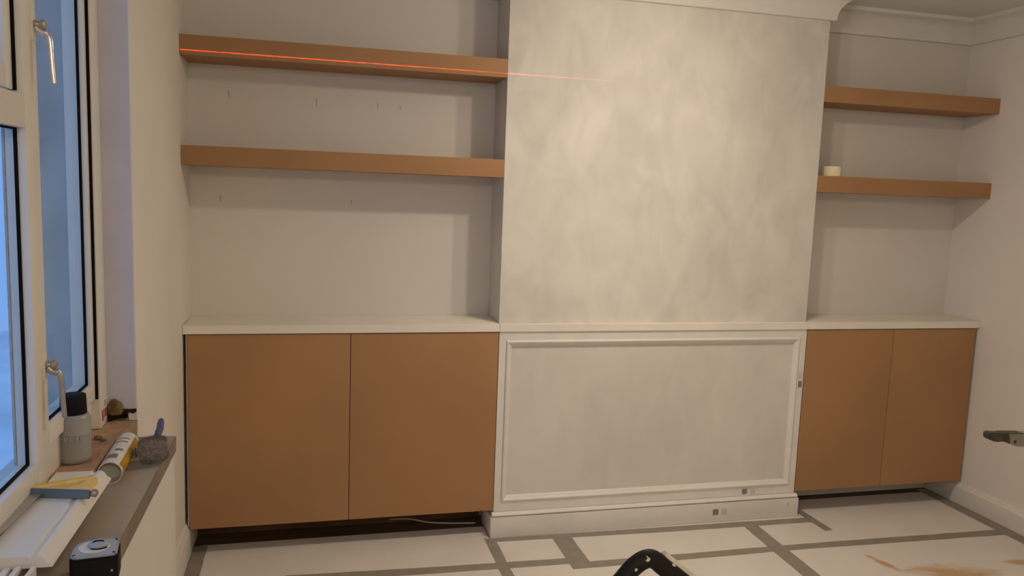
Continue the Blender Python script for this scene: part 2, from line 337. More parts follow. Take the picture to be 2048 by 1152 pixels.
# left wall with the window opening
wl = empty('wall_left', (XL, -1.2, 0)); struct(wl, 'cream left wall around the white window', 'wall')
far_plan = [(XL, YB), (XL, WY1), (.052, WY1), (.052, -.80), (0, -.80), (0, -.86), (-.10, -.86), (-.10, YB)]
bm = prism_bm(far_plan, .812, ZC); 
mesh('plaster', bm, 'left_wall_paint', wl)
low_plan = [(XL, YB), (XL, WY1), (.108, WY1), (.100, -.795), (0, -.795), (0, -.86), (-.10, -.86), (-.10, YB)]
mesh('plaster', prism_bm(low_plan, -.06, .812), 'left_wall_paint', wl)
box('plaster', (-.11, WY0, 2.15), (XL, WY1, ZC), 'left_wall_paint', wl)
box('plaster', (-.11, YN, -.06), (XL, WY0, ZC), 'left_wall_paint', wl)
box('plaster', (-.11, WY0, -.06), (.099, WY1, ZS-.03), 'left_wall_paint', wl)
box('outer_reveal', (-.0995, -.8615, ZS+.03), (-.0005, -.8602, 2.15), 'outer_render', wl)
box('reveal_tint_skin', (.0535, -.8206, .8125), (XL-.003, -.8196, 2.15), 'reveal_dusk_tint', wl)  # thin skin that paints the dusk tint onto the reveal
box('broken_recess', (.0, -.797, ZS), (.101, -.79, .815), 'dark_gap', wl)

# boxed-out wall below the ledge
struct(box('wall_under_window', (.100, WY0, 0), (.222, -.822, ZF-.045), 'wall_paint', bev=.003), 'cream boxed-out wall below the window ledge', 'wall')

# coving
prof = [(0, 2.206), (.017, 2.206), (.019, 2.208)]
for k in range(11):
    a = math.pi/2*k/10
    prof.append((.019 + .066*(1-math.cos(a)), 2.210 + .082*math.sin(a)))
prof += [(.086, 2.294), (.098, 2.294), (.101, 2.297), (.101, 2.312), (0, 2.312)]
path = [(XL, YN), (XL, YB), (XC0, YB), (XC0, 0), (XC1, 0), (XC1, YB), (XR, YB), (XR, YN)]
nrm = [(1, 0), (0, -1), (-1, 0), (0, -1), (1, 0), (0, -1), (-1, 0)]
tnames = ['along the left wall over the window', 'at the back of the left alcove', 'on the left cheek of the chimney breast', 'across the front of the chimney breast', 'on the right cheek of the chimney breast', 'at the back of the right alcove', 'along the right wall']
for i in range(7):
    P, Q = path[i], path[i+1]; n = nrm[i]; a = nrm[i-1] if i else (0, 0); c = nrm[i+1] if i < 6 else (0, 0)
    b = bmesh.new(); A = []; B = []
    for u, z in prof:
        A.append(b.verts.new((P[0]+u*(n[0]+a[0]), P[1]+u*(n[1]+a[1]), z)))
        B.append(b.verts.new((Q[0]+u*(n[0]+c[0]), Q[1]+u*(n[1]+c[1]), z)))
    for k in range(len(prof)-1): b.faces.new((A[k], A[k+1], B[k+1], B[k]))
    b.faces.new(A); b.faces.new(B)
    struct(mesh('trim_%d' % (i+1), b, 'ceiling_paint', smooth=True, angle=35), 'white coving ' + tnames[i], 'coving')

# skirting boards
def skirt_prof(t, h): return [(0, 0), (t, 0), (t, h*.80), (t*.86, h*.84), (t*.7, h*.86), (t*.6, h*.93), (t*.35, h*.98), (0, h)]
def skirting(name, prof, p, q, n, label):
    b = bmesh.new()
    A = [b.verts.new((p[0]+n[0]*u, p[1]+n[1]*u, z)) for u, z in prof]; B = [b.verts.new((q[0]+n[0]*u, q[1]+n[1]*u, z)) for u, z in prof]
    for k in range(len(prof)): b.faces.new((A[k], A[(k+1) % len(prof)], B[(k+1) % len(prof)], B[k]))
    b.faces.new(A); b.faces.new(B)
    return struct(mesh(name, b, 'white_trim', smooth=True, angle=30), label, 'skirting')
skirting('baseboard_right', skirt_prof(.024, .106), (XR, YN), (XR, YB), (-1, 0), 'white skirting board along the right wall')
skirting('baseboard_left', skirt_prof(.016, .135), (XL, -.80), (XL, YB), (1, 0), 'white skirting board beside the left cabinet')
dark_strip = skirting('recess_shade_strip', skirt_prof(.012, .10), (XL+.018, YB), (XC0-.017, YB), (0, -1), 'added dark strip standing in for the shade under the left cabinet'); dark_strip.data.materials[0] = MATS['recess_shade_brown']  # added strip, its dark colour stands for shade under the cabinet
skirting('baseboard_alcove', skirt_prof(.012, .10), (XC1+.02, YB), (XR-.024, YB), (0, -1), 'shadowed skirting board under the right cabinet')
bc = empty('baseboard_chimney', (2.03, -.017, 0)); struct(bc, 'white skirting board with capping bead at the foot of the chimney panel', 'skirting')
box('plinth', (1.312, -.034, 0), (2.755, -.0005, .089), 'white_trim', bc, bev=.002)
box('plinth_return', (1.312, 0, 0), (XC0-.0005, .15, .089), 'white_trim', bc, bev=.002)
box('plinth_return', (XC1+.0005, 0, 0), (2.755, .15, .089), 'white_trim', bc, bev=.002)
bead = [(-.0145, .0905), (-.026, .0905), (-.031, .093), (-.033, .097), (-.031, .102), (-.026, .105), (-.0145, .107)]
mesh('capping_bead', prism_bm(bead, 1.318, 2.749, 'x'), 'white_trim', bc, smooth=True)
for x, w, m_ in ((2.339, .027, 'sticker_grey'), (2.381, .027, 'sticker_faint')):
    box('label_sticker', (x-w/2, -.0347, .036), (x+w/2, -.0341, .062), m_, bc)
box('pencil_mark', (2.700, -.0346, .050), (2.703, -.0341, .068), 'pencil', bc)
for x, z, h in ((.274, 1.764, .024), (.602, 1.753, .036), (.842, 1.756, .020), (.933, 1.752, .020), (.240, 1.364, .026), (.742, 1.364, .020)):
    b = prism_bm([(x-.0016, z+h/2), (x+.0016, z+h/2), (x+.0016+.002, z-h/2), (x-.0003+.002, z-h/2)], YB-.0007, YB+.001, 'y')
    mesh('pencil_mark', b, 'pencil', wb)

# ------------------------------------------------------------------ window
win = empty('window_1', (.02, -1.6, ZS)); struct(win, 'white framed casement window with dark gaskets', 'window')
BV = .0035
def fr(name, x, y, z, parent=win, m='frame_white', bev=BV): return box(name, (x[0], y[0], z[0]), (x[1], y[1], z[1]), m, parent, bev=bev)
MY0, MY1 = -1.374, -1.312      # mullion
jf = fr('jamb', (0, .056), (-.897, -.8205), (ZS+.001, 2.149))
fr('mullion', (.014, .052), (MY0, MY1), (ZS+.001, 2.149))
fr('jamb', (0, .052), (WY0+.001, -2.42), (ZS+.001, 2.149))
fr('head', (0, .052), (-2.42, -.897), (2.09, 2.149))
fr('bottom_rail', (.014, .052), (-2.42, MY0), (ZS+.001, .852))
fr('bottom_rail', (0, .036), (MY1, -.897), (ZS+.001, .858))
fr('transom', (.014, .052), (-2.42, MY0), (1.522, 1.585))
def seal(lo, hi, parent=win): return box('gasket', lo, hi, 'black_rubber', parent)
def pane(y, z, x, parent=win):
    o = box('pane', (x, y[0]-.004, z[0]-.004), (x+.004, y[1]+.004, z[1]+.004), 'window_glass', parent); return o
# fixed light nearest the viewer
pane((-2.42, MY0), (.852, 1.522), .026)
seal((.0305, MY0-.004, .852), (.0365, MY0+.001, 1.522)); seal((.0305, -2.42, .851), (.0365, MY0-.004, .856)); seal((.0305, -2.42, 1.518), (.0365, MY0-.004, 1.523))
box('groove_shade_strip', (.009, MY0-.0005, .852), (.0138, MY0+.02, 1.522), 'label_grey', win)  # grey strip in place of the shadowed groove outside the glass
# top-hung fanlight
fan = empty('fanlight_sash', (0, -.3, 1.588-ZS)); fan.parent = win
FY1 = MY0-.0045
for nm, y, z in (('stile', (FY1-.036, FY1), (1.592, 2.085)), ('stile', (-2.41, -2.37), (1.592, 2.085)), ('rail', (-2.37, FY1-.036), (1.592, 1.634)), ('rail', (-2.37, FY1-.036), (2.04, 2.085))):
    fr(nm, (0, .034), y, z, fan)
pane((-2.37, FY1-.036), (1.634, 2.04), .010, fan)
seal((.004, FY1-.040, 1.634), (.018, FY1-.0355, 2.04), fan); seal((.004, -2.37, 1.633), (.018, FY1-.04, 1.638), fan)
seal((.008, FY1+.0005, 1.592), (.039, MY0+.001, 2.085), fan)
# side-hung casement beside the reveal
cas = empty('casement_sash', (0, .5, .862-ZS)); cas.parent = win
SY0, SY1 = MY1+.004, -.903
for nm, y, z in (('stile', (SY1-.024, SY1), (.862, 2.085)), ('stile', (SY0, SY0+.030), (.862, 2.085)), ('rail', (SY0+.03, SY1-.024), (.862, .906)), ('rail', (SY0+.03, SY1-.024), (2.03, 2.085))):
    fr(nm, (0, .047), y, z, cas)
pane((SY0+.03, SY1-.024), (.906, 2.03), .026, cas)
seal((.0305, SY1-.028, .906), (.0365, SY1-.0235, 2.03), cas); seal((.0305, SY0+.03, .905), (.0365, SY1-.028, .910), cas); seal((.0305, SY0+.0295, .906), (.0365, SY0+.034, 2.03), cas)
seal((.004, SY1+.0005, .862), (.0525, -.8965, 2.085), cas); seal((.004, MY1-.0005, .862), (.040, SY0, 2.085), cas)
# handles
def handle(z, arm_m, piv_m):
    y = -1.318; h = empty('handle', (.0, .0, z-.862)); h.parent = cas; h.location = (.050-.02, y-(-1.6)-.5, z-.862)
    def W(p): return p
    b = box_bm((0, -.008, -.028), (.0065, .008, .028), .0025); mesh('backplate', b, 'frame_white', h, smooth=True, world=False)
    R = Matrix.Rotation(math.pi/2, 4, 'Y')
    b = lathe_bm([(0, 0), (.0075, 0), (.0085, .003), (.006, .006), (.006, .010), (.0095, .012), (.0095, .018), (.006, .020), (0, .021)], 20, (.0065, 0, .004), R); mesh('pivot', b, piv_m, h, smooth=True, world=False)
    pts = smooth_path([(.010, 0, -.002), (.018, 0, -.010), (.028, 0, -.013), (.033, 0, -.024), (.0345, 0, -.050), (.036, 0, -.080), (.038, 0, -.108)], 6)
    n = len(pts); rad = [.0075 if i < n*.35 else .0060-.002*max(0, (i/n-.4)) for i in range(n)]
    mesh('arm', tube_bm(pts, rad, 12), arm_m, h, smooth=True, world=False)
    h['label'] = 'metal cockspur handle hanging from its backplate'
handle(1.722, 'chrome', 'brass_old'); handle(1.042, 'nickel_dull', 'brass_old')
# red and white maker's sticker at the foot of the jamb
st = box('sticker', (.056, -.8965+.008, .793), (.0566, -.8965+.068, .850), 'sticker_white', win); st['label'] = 'small red and white sticker'
for y0, y1, z0, z1, m_ in ((.014, .030, .797, .826, 'sticker_red'), (.038, .060, .801, .824, 'sticker_red'), (.036, .058, .830, .847, 'label_grey')):
    box('print_block', (.0566, -.8965+y0, z0), (.0570, -.8965+y1, z1), m_, st)

# bare sill and front ledge
b = bmesh.new()
bmesh.ops.create_grid(b, x_segments=26, y_segments=170, size=.5)
for v in b.verts:
    x = -.0 + (v.co.x+.5)*.113; y = WY0 + (v.co.y+.5)*(WY1-WY0+.024)
    z = ZS + random.uniform(-.0012, .0012)
    x = x*(1 + .155*min(1, max(0, (y+.965)/.035)))
    if v.co.x > .49: x += random.uniform(-.005, .001)
    if y > -.84 and x > .100: z -= 0.0
    v.co = Vector((x, y, z))
ext = bmesh.ops.extrude_edge_only(b, edges=[e for e in b.edges if e.is_boundary])
for v in ext['geom']:
    if isinstance(v, bmesh.types.BMVert): v.co.z = ZS-.030
for v in b.verts:
    if v.co.y > WY1-.0005 and v.co.x > .099: v.co.y = WY1-.0005
struct(mesh('trim_8', b, 'bare_sill', smooth=True, angle=60), 'bare brown window sill with a crumbled front edge', 'window sill')
ld = empty('trim_9', (.17, -1.6, ZF-.045)); struct(ld, 'dusty grey-brown ledge projecting below the window sill', 'ledge')
box('ledge_board', (.100, WY0, ZF-.045), (.2265, -.828, ZF), 'dusty_board', ld, bev=.003)
box('ledge_edge', (.2266, WY0, ZF-.043), (.2280, -.829, ZF-.002), 'dusty_edge', ld)

# ------------------------------------------------------------------ worktop
wt = tag(empty('worktop', (1.9, .09, ZW0)), 'long white-primed worktop running across both cabinets and the chimney breast', 'worktop')
YWF = -.021
mesh('alcove_board', prism_bm([(XL+.001, YWF), (XC0-.0015, YWF), (XC0-.0015, YB-.0005), (XL+.001, YB-.0005)], ZW0, ZW1, bev=.0015), 'primer_white', wt)
mesh('mantel_strip', prism_bm([(XC0-.0005, YWF), (XC1+.0005, YWF), (XC1+.0005, -.0008), (XC0-.0005, -.0008)], ZW0, ZW1, bev=.0015), 'primer_white', wt)
mesh('alcove_board', prism_bm([(XC1+.0015, YWF), (XR-.001, YWF), (XR-.001, YB-.0005), (XC1+.0015, YB-.0005)], ZW0, ZW1, bev=.0015), 'primer_white', wt)

# ------------------------------------------------------------------ cabinets
def cabinet(x0, x1, split, label, filler):
    e = tag(empty('wall_cabinet', ((x0+x1)/2, .1, .1155)), label, 'cabinet')
    zb, zt = .1155, ZW0-.0005
    for nm, lo, hi in (('side_panel', (x0+.004, .002, zb), (x0+.020, YB-.002, zt)), ('side_panel', (x1-.020, .002, zb), (x1-.004, YB-.002, zt)),
                       ('base_panel', (x0+.020, .002, zb), (x1-.020, YB-.002, zb+.018)), ('back_panel', (x0+.020, YB-.012, zb+.018), (x1-.020, YB-.003, zt)),
                       ('top_panel', (x0+.020, .002, zt-.018), (x1-.020, YB-.012, zt))):
        box(nm, lo, hi, 'mdf_edge', e)
    gap = .0012
    box('door', (x0, -.0155, zb), (split-gap, .0015, ZW0-.0035), 'mdf', e, bev=.0008)
    box('door', (split+gap, -.0155, zb), (x1, .0015, ZW0-.0035), 'mdf', e, bev=.0008)
    if filler:
        box('scribe_strip', (x0-.0075, -.012, zb+.012), (x0-.001, .004, ZW0-.0035), 'carcass_grey', e)
        box('support_block', (x0-.008, -.009, zb-.004), (x0-.0005, .02, zb+.0115), 'mdf_edge', e)
    return e
cabinet(.1465, 1.324, .7365, 'wide brown MDF two-door cabinet under the left alcove shelves', True)
cabinet(2.744, 3.651, 3.198, 'narrower brown MDF two-door cabinet in the right alcove', False)

# ------------------------------------------------------------------ shelves
def shelf(x0, x1, z0, z1, label):
    e = tag(empty('floating_shelf', ((x0+x1)/2, .1, z0)), label, 'shelf')
    box('front_lip', (x0, 0, z0), (x1, .018, z1), 'mdf', e, bev=.0008)
    box('top_board', (x0, .0182, z1-.012), (x1, YB-.0005, z1), 'mdf', e)
    box('bottom_board', (x0, .0182, z0), (x1, YB-.0005, z0+.012), 'mdf', e)
    return e
shelf(XL+.0005, XC0-.0005, 1.8725, 1.9433, 'upper brown MDF floating shelf in the left alcove, crossed by a red laser line')
shelf(XL+.0005, XC0-.0005, 1.4860, 1.5560, 'lower brown MDF floating shelf in the left alcove')
shelf(XC1+.0005, XR-.0005, 1.8675, 1.9370, 'upper brown MDF floating shelf in the right alcove')
shelf(XC1+.0005, XR-.0005, 1.4790, 1.5500, 'lower brown MDF floating shelf in the right alcove, holding a tape roll')

# ------------------------------------------------------------------ chimney panelling
pn = tag(empty('chimney_panel', (2.03, -.008, .11)), 'white framed moulded panel below the chimney breast', 'wall panel')
PX0, PX1, PZ0, PZ1, PY = XC0, XC1, .108, ZW0-.0005, -.0145
OX0, OX1, OZ0, OZ1 = 1.357, 2.709, .149, .832
box('field', (OX0-.004, -.0035, OZ0-.004), (OX1+.004, -.0005, OZ1+.004), 'panel_patchy', pn)
def fprism(name, pts): mesh(name, prism_bm(pts, PY, -.0006, 'y'), 'white_trim', pn)
g = .0004
fprism('top_rail', [(PX0+g, PZ1), (PX1-g, PZ1), (OX1+.002, OZ1), (OX0-.002, OZ1)])
fprism('bottom_rail', [(PX0+g, PZ0), (PX1-g, PZ0), (OX1+.002, OZ0), (OX0-.002, OZ0)])
fprism('stile', [(PX0, PZ0+.001), (PX0, PZ1-.001), (OX0-.001, OZ1-.001), (OX0-.001, OZ0+.001)])
fprism('stile', [(PX1, PZ0+.001), (PX1, PZ1-.001), (OX1+.001, OZ1-.001), (OX1+.001, OZ0+.001)])
mp_ = [(0, -.0145), (.002, -.0185), (.006, -.0205), (.010, -.0195), (.0125, -.016), (.014, -.0145), (.019, -.0125), (.0235, -.0085), (.0255, -.0045), (.0255, -.0036), (0, -.0036)]
def mould(p, q, n, a):
    b = bmesh.new(); A = []; B = []
    for u, y in mp_:
        A.append(b.verts.new((p[0]+u*(n[0]+a[0]), y, p[1]+u*(n[1]+a[1])))); B.append(b.verts.new((q[0]+u*(n[0]-a[0]), y, q[1]+u*(n[1]-a[1]))))
    for k in range(len(mp_)): b.faces.new((A[k], A[(k+1) % len(mp_)], B[(k+1) % len(mp_)], B[k]))
    b.faces.new(A); b.faces.new(B); mesh('moulding', b, 'white_trim', pn, smooth=True, angle=35)
mould((OX0, OZ1), (OX1, OZ1), (0, -1), (1, 0)); mould((OX0, OZ0), (OX1, OZ0), (0, 1), (1, 0))
mould((OX0, OZ0), (OX0, OZ1), (1, 0), (0, 1)); mould((OX1, OZ0), (OX1, OZ1), (-1, 0), (0, 1))
for x, z, w, h, m_ in ((2.487, .1285, .026, .024, 'sticker_grey'), (2.529, .1265, .026, .024, 'sticker_faint'), (2.7255, .617, .018, .030, 'sticker_grey'), (2.7255, .657, .018, .030, 'sticker_faint')):
    box('label_sticker', (x-w/2, -.0151, z-h/2), (x+w/2, -.01455, z+h/2), m_, pn)

# ------------------------------------------------------------------ floor protection sheets and tape
T = .003
def sheet(pts, label, m='sheet_white'):
    return tag(mesh('floor_sheet', prism_bm(pts, .0004, T), m), label, 'floor sheet', 'white floor protection sheets')
def R4(x0, x1, y0, y1): return [(x0, y0), (x1, y0), (x1, y1), (x0, y1)]
sheet(R4(.176, 1.309, -.2745, .087), 'white floor sheet in front of the wide left cabinet')
sheet(R4(1.311, 1.609, -.2845, -.036), 'small white floor sheet at the left foot of the chimney panel')
sheet(R4(1.611, 2.471, -.3295, -.036), 'long white floor sheet along the foot of the chimney panel')
sheet([(2.473, -.3295), (3.606, -.3395), (3.606, .14), (2.757, .14), (2.757, -.036), (2.473, -.036)], 'white floor sheet reaching under the right cabinet')
sheet(R4(.176, 1.309, -2.0, -.2765), 'white floor sheet at the bottom left below the cabinet sheet')
sheet([(1.311, -2.0), (2.471, -2.0), (2.471, -.3315), (1.611, -.3315), (1.611, -.2865), (1.311, -.2865)], 'white floor sheet behind the black arched handle')
sheet(R4(2.473, 3.606, -2.0, -.3415), 'white floor sheet smeared with orange sawdust', 'sheet_sawdust')
sheet(R4(.24, 3.606, YN+.05, -2.002), 'white floor sheet nearest the viewer')
TN = 0
def tape(pts, label):
    global TN; TN += 1
    b = bmesh.new(); zz = T+.0002+TN*.00012
    # slightly hand-cut outline
    out = []
    for i in range(len(pts)):
        p, q = Vector(pts[i]), Vector(pts[(i+1) % len(pts)]); L_ = (q-p).length; k = max(1, int(L_/.06))
        for j in range(k):
            w = p.lerp(q, j/k)
            if j: w += Vector((random.uniform(-.0012, .0012), random.uniform(-.0012, .0012)))
            out.append(w)
    return tag(mesh('floor_tape', prism_bm([(w.x, w.y) for w in out], zz-.0001, zz+.0003), 'tape_grey'), label, 'tape', 'grey tape strips on the floor')
tape([(1.292, -.037), (1.55, -.040), (2.10, -.048), (2.81, -.058), (2.81, -.108), (2.10, -.098), (1.55, -.080), (1.30, -.071)], 'grey floor tape running along the chimney skirting')
tape([(1.287, -.030), (1.332, -.068), (1.330, -.30), (1.345, -1.2), (1.300, -1.2), (1.285, -.30)], 'grey floor tape leaving the left corner of the chimney skirting')
tape(R4(1.568, 1.653, -.354, -.068), 'short extra-wide grey floor tape patch')
tape([(.50, -.222), (1.10, -.250), (1.63, -.264), (1.62, -.312), (1.10, -.300), (.50, -.285)], 'grey floor tape in front of the left cabinet sheet')
tape([(1.575, -.306), (2.6, -.304), (3.61, -.322), (3.61, -.374), (2.6, -.350), (1.575, -.355)], 'longest grey floor tape running off towards the right wall')
tape([(2.447, -.078), (2.513, -.078), (2.505, -.36), (2.485, -1.2), (2.418, -1.2), (2.436, -.36)], 'grey floor tape running towards the viewer right of the black handle')
tape([(2.776, .048), (2.812, .048), (2.824, -.198), (2.782, -.203)], 'short grey floor tape at the right corner of the chimney skirting')
tape([(3.575, .17), (3.641, .17), (3.641, -1.6), (3.572, -1.6)], 'grey floor tape along the right wall skirting')
tape([(.1465, .08), (.198, .08), (.202, -1.0), (.1475, -1.0)], 'grey floor tape along the left skirting')
tag(mesh('loose_cable', tube_bm(smooth_path([(.92, .20, .012), (1.00, .185, .016), (1.08, .16, .006), (1.17, .135, .006), (1.28, .12, .006)]), .0035, 8), 'cable_white', smooth=True), 'pale loose cable lying under the left cabinet', 'cable')

# ------------------------------------------------------------------ objects on the sill
# spray can
sc = tag(empty('spray_can', (.058, -1.142, ZS)), 'white and grey spray can with a black cap on the window sill', 'spray can')
r = .0355
can = mesh('can', lathe_bm([(0, .001), (r*.86, .001), (r*.93, .003), (r*.99, .008), (r, .014), (r*.985, .017), (r*.985, .100), (r*.985, .105), (r*.94, .1065), (r*.92, .110), (r*.80, .1135), (0, .114)], 48), 'can_body', sc, smooth=True, world=False)
mesh('label_wrap', lathe_bm([(r*.986, .068), (r*1.004, .068), (r*1.004, .104), (r*.986, .104)], 48), 'can_pale', can, smooth=True, world=False)
mesh('cap', lathe_bm([(0, .113), (r*.77, .113), (r*.79, .115), (r*.76, .152), (r*.74, .1565), (r*.66, .158), (0, .158)], 40), 'black_plastic', sc, smooth=True, world=False)
# faint pale lettering marks round the can (too blurred to read)
for k, (a0, kind) in enumerate(((-128, 'bar'), (-103, 'ring'), (-84, 'half'), (-66, 'bar'), (-50, 'ring'))):
    b = bmesh.new(); a = math.radians(a0); R = Matrix.Rotation(a+math.pi/2, 4, 'Z')
    segs = [(-.0012, .0012, -.005, .005)] if kind == 'bar' else [(-.0035, -.0015, -.005, .005), (.0015, .0035, -.005, .005), (-.0035, .0035, .0035, .005), (-.0035, .0035, -.005, -.0035)]
    if kind == 'half': segs = segs[:1] + segs[2:]
    for x0, x1, z0, z1 in segs: box_bm((x0, -r*1.0-.0012, .062+z0), (x1, -r*.985, .062+z1), 0, bm=b)
    bmesh.ops.transform(b, matrix=R, verts=b.verts); mesh('lettering', b, 'lettering_white', can, world=False)

# empty sealant cartridge
ct = tag(empty('sealant_cartridge', (.1405, -1.186, ZF)), 'empty white and yellow sealant cartridge lying on the ledge, open end forward', 'cartridge')
ct.rotation_euler = (0, 0, math.radians(2))
CR, CL = .0265, .235
Rx = Matrix.Rotation(-math.pi/2, 4, 'X')       # axis along +y
barrel = mesh('barrel', lathe_bm([(CR*.92, .12), (CR*.92, .001), (CR*.94, 0), (CR, 0), (CR, CL-.012), (CR*.96, CL-.004), (CR*.7, CL), (CR*.3, CL+.002), (0, CL+.002)], 44, (0, 0, CR), Rx), 'cartridge_white', ct, smooth=True, world=False)
mesh('inner_wall', lathe_bm([(0, .034), (CR*.5, .034), (CR*.86, .032), (CR*.905, .028), (CR*.915, .002)], 40, (0, 0, CR), Rx), 'cartridge_inside', barrel, smooth=True, world=False)
def wrap(name, a0, a1, y0, y1, m_, lift=1.012, taper=0):
    b = bmesh.new(); n = 12; A = []; B = []
    for i in range(n+1):
        a = math.radians(a0+(a1-a0)*i/n); rr = CR*lift
        A.append(b.verts.new((rr*math.cos(a), y0+taper*math.sin(i*.9), CR+rr*math.sin(a)))); B.append(b.verts.new((rr*math.cos(a), y1, CR+rr*math.sin(a))))
    for i in range(n): b.faces.new((A[i], A[i+1], B[i+1], B[i]))
    g_ = bmesh.ops.solidify(b, geom=list(b.faces), thickness=.0003)
    mesh(name, b, m_, barrel, smooth=True, world=False)
wrap('yellow_label', -50, 42, .008, CL-.02, 'label_yellow', 1.012, .003)
wrap('print_block', 70, 118, .030, .060, 'label_grey'); wrap('print_block', 62, 100, .085, .100, 'label_grey'); wrap('print_block', 60, 125, .150, .158, 'label_grey'); wrap('print_block', 60, 125, .176, .184, 'label_grey')

# fluffy paint roller
pr = tag(empty('paint_roller', (.2105, -1.055, ZF)), 'grey fluffy mini paint roller with a blue handle on the ledge end', 'paint roller')
ax = Vector((.96, .20, 0.10)).normalized(); cen = Vector((0, 0, .0365))
zq = ax.to_track_quat('Z', 'Y').to_matrix().to_4x4()
RL, RR = .066, .031
b = bmesh.new(); prof_r = [(0, -RL/2-.006)] + [(RR*(.75+.25*math.sin(math.pi*min(1, max(0, (t)))) if False else RR*(1-.35*abs(2*t-1)**4)), -RL/2+RL*t) for t in [i/16 for i in range(17)]] + [(0, RL/2+.006)]
b = lathe_bm(prof_r, 44)
from mathutils import noise
for v in b.verts:
    d_ = noise.noise(v.co*55)*.006 + noise.noise(v.co*130)*.0028
    rr = Vector((v.co.x, v.co.y, 0)); 
    if rr.length > 1e-4: v.co += rr.normalized()*d_
bmesh.ops.transform(b, matrix=Matrix.Translation(cen) @ zq, verts=b.verts)
sleeve = mesh('sleeve', b, 'fluff', pr, smooth=True, world=False, angle=180)
b = bmesh.new()
for i in range(4200):
    a = random.uniform(0, 2*math.pi); t = random.uniform(-.5, .5)
    base = Vector((math.cos(a), math.sin(a), 0))*RR*(1-.35*abs(2*t)**4)*.97 + Vector((0, 0, t*RL))
    dr = (Vector((math.cos(a), math.sin(a), 0)) + Vector((random.gauss(0, .55), random.gauss(0, .55), random.gauss(0, .55)))).normalized()
    sd = dr.cross(Vector((random.random(), random.random(), random.random()))).normalized()*.0006
    ln = random.uniform(.003, .008)
    p1 = Matrix.Translation(cen) @ zq @ base; m_ = zq.to_3x3()
    v1 = b.verts.new(p1+m_@sd); v2 = b.verts.new(p1-m_@sd); v3 = b.verts.new(p1+m_@(dr*ln))
    if v3.co.z < .0006: v3.co.z = .0006
    if v1.co.z < .0006: v1.co.z = .0006
    if v2.co.z < .0006: v2.co.z = .0006
    b.faces.new((v1, v2, v3))
nap = mesh('nap', b, 'fluff', sleeve, world=False); nap['kind'] = 'stuff'
capc = cen - ax*(RL/2+.004)
mesh('end_cap', lathe_bm([(0, 0), (.012, 0), (.0125, -.002), (.010, -.004), (0, -.0045)], 24, capc, zq), 'roller_blue', pr, smooth=True, world=False)
w0 = capc - ax*.002
wire = smooth_path([w0, w0+Vector((-.004, .010, .002)), w0+Vector((.004, .040, .004)), w0+Vector((.024, .062, .008)), w0+Vector((.034, .090, .016))], 6)
mesh('wire_frame', tube_bm(wire, .003, 8), 'steel', pr, smooth=True, world=False)
hp = [w0+Vector((.033, .083, .014)), w0+Vector((.036, .110, .024)), w0+Vector((.034, .135, .032)), w0+Vector((.033, .152, .040))]
mesh('handle', tube_bm(smooth_path(hp, 6), [.0075]*3+[.0088]*10+[.0075]*3+[.006, .004, .0015], 14), 'roller_blue', pr, smooth=True, world=False)

# loose window board with moulded nosing
nb = tag(empty('window_board', (.11, -1.48, ZS)), 'loose white window board with moulded nosing lying on the sill', 'window board')
zt = ZS+.0225
pb = [(.0585, ZS+.0015), (.0585, zt), (.1290, zt), (.1305, zt-.0035), (.1335, zt-.0045), (.1365, zt-.0015), (.142, zt+.0005), (.148, zt-.001), (.153, zt-.005), (.156, zt-.0105), (.158, zt-.0135), (.163, zt-.016), (.1655, zt-.020), (.1655, ZS+.0015)]
mesh('board', prism_bm(pb, -1.695, -1.282, 'y'), 'frame_white', nb, smooth=True, angle=30)
for i, (x, w) in enumerate(((.072, .010), (.093, .012), (.112, .009), (.135, .008))):
    tag(box('plastic_packer', (x, -1.71+.004*(i % 2), ZS+.0015 if x < .125 else ZF+.0005), (x+w, -1.66, ZS+.0018 if x < .12 else ZS+.001), 'frame_white') if False else mesh('plastic_packer', prism_bm([(x, -1.735), (x+w, -1.735+.003*(i % 2)), (x+w*.95, -1.699), (x+.001, -1.699)], ZS+.0013 if x+w < .126 else ZF+.0005, ZS+.009-.002*(i % 2)), 'frame_white'),
        'small white packer by the near end of the window board, %s from the glass' % ('nearest', 'second', 'third', 'farthest')[i], 'packer', 'white packers')

# combination square lying on the window board
sq = tag(empty('combination_square', (.112, -1.425, zt)), 'yellow combination square with a steel blade lying on the white window board', 'combination square')
sq.rotation_euler = (0, 0, math.radians(-14))
H0, H1 = .0010, .0185
def spr(name, pts, z0, z1, m_, bev=.0008): return mesh(name, prism_bm(pts, z0, z1, bev=bev), m_, sq, world=False)
spr('fence_bar', [(-.060, -.014), (.056, -.014), (.056, -.008), (-.060, -.008)], H0, H1, 'tool_blue_grey')
b = bmesh.new()
for pts in ([(-.060, -.0078), (.056, -.0078), (.056, -.001), (-.060, -.001)],                                   # base of the cast head
            [(-.060, -.001), (-.036, -.001), (.034, .062), (.022, .068), (-.060, .006)],                           # 45 degree arm
            [(.004, -.001), (.050, -.001), (.038, .022), (.036, .061), (.024, .052), (.020, .026)]):              # web
    prism_bm(pts, H0+.002, H1-.0015, bm=b, bev=.0008)
head = mesh('head', b, 'tool_yellow', sq, world=False)
spr('mitre_face', [(-.060, .006), (.022, .068), (.020, .0705), (-.062, .0085)], H0, H1, 'label_yellow')
spr('blade', [(-.0585, -.006), (-.0375, -.010), (.006, -.235), (-.0155, -.235)], H1-.0105, H1-.009, 'steel', 0)
mesh('locking_knob', lathe_bm([(0, 0), (.006, 0), (.0075, .002), (.0075, .009), (.006, .011), (0, .011)], 20, (.056, -.004, .010), Matrix.Rotation(math.pi/2, 4, 'Y')), 'brass_old', head, smooth=True, world=False)

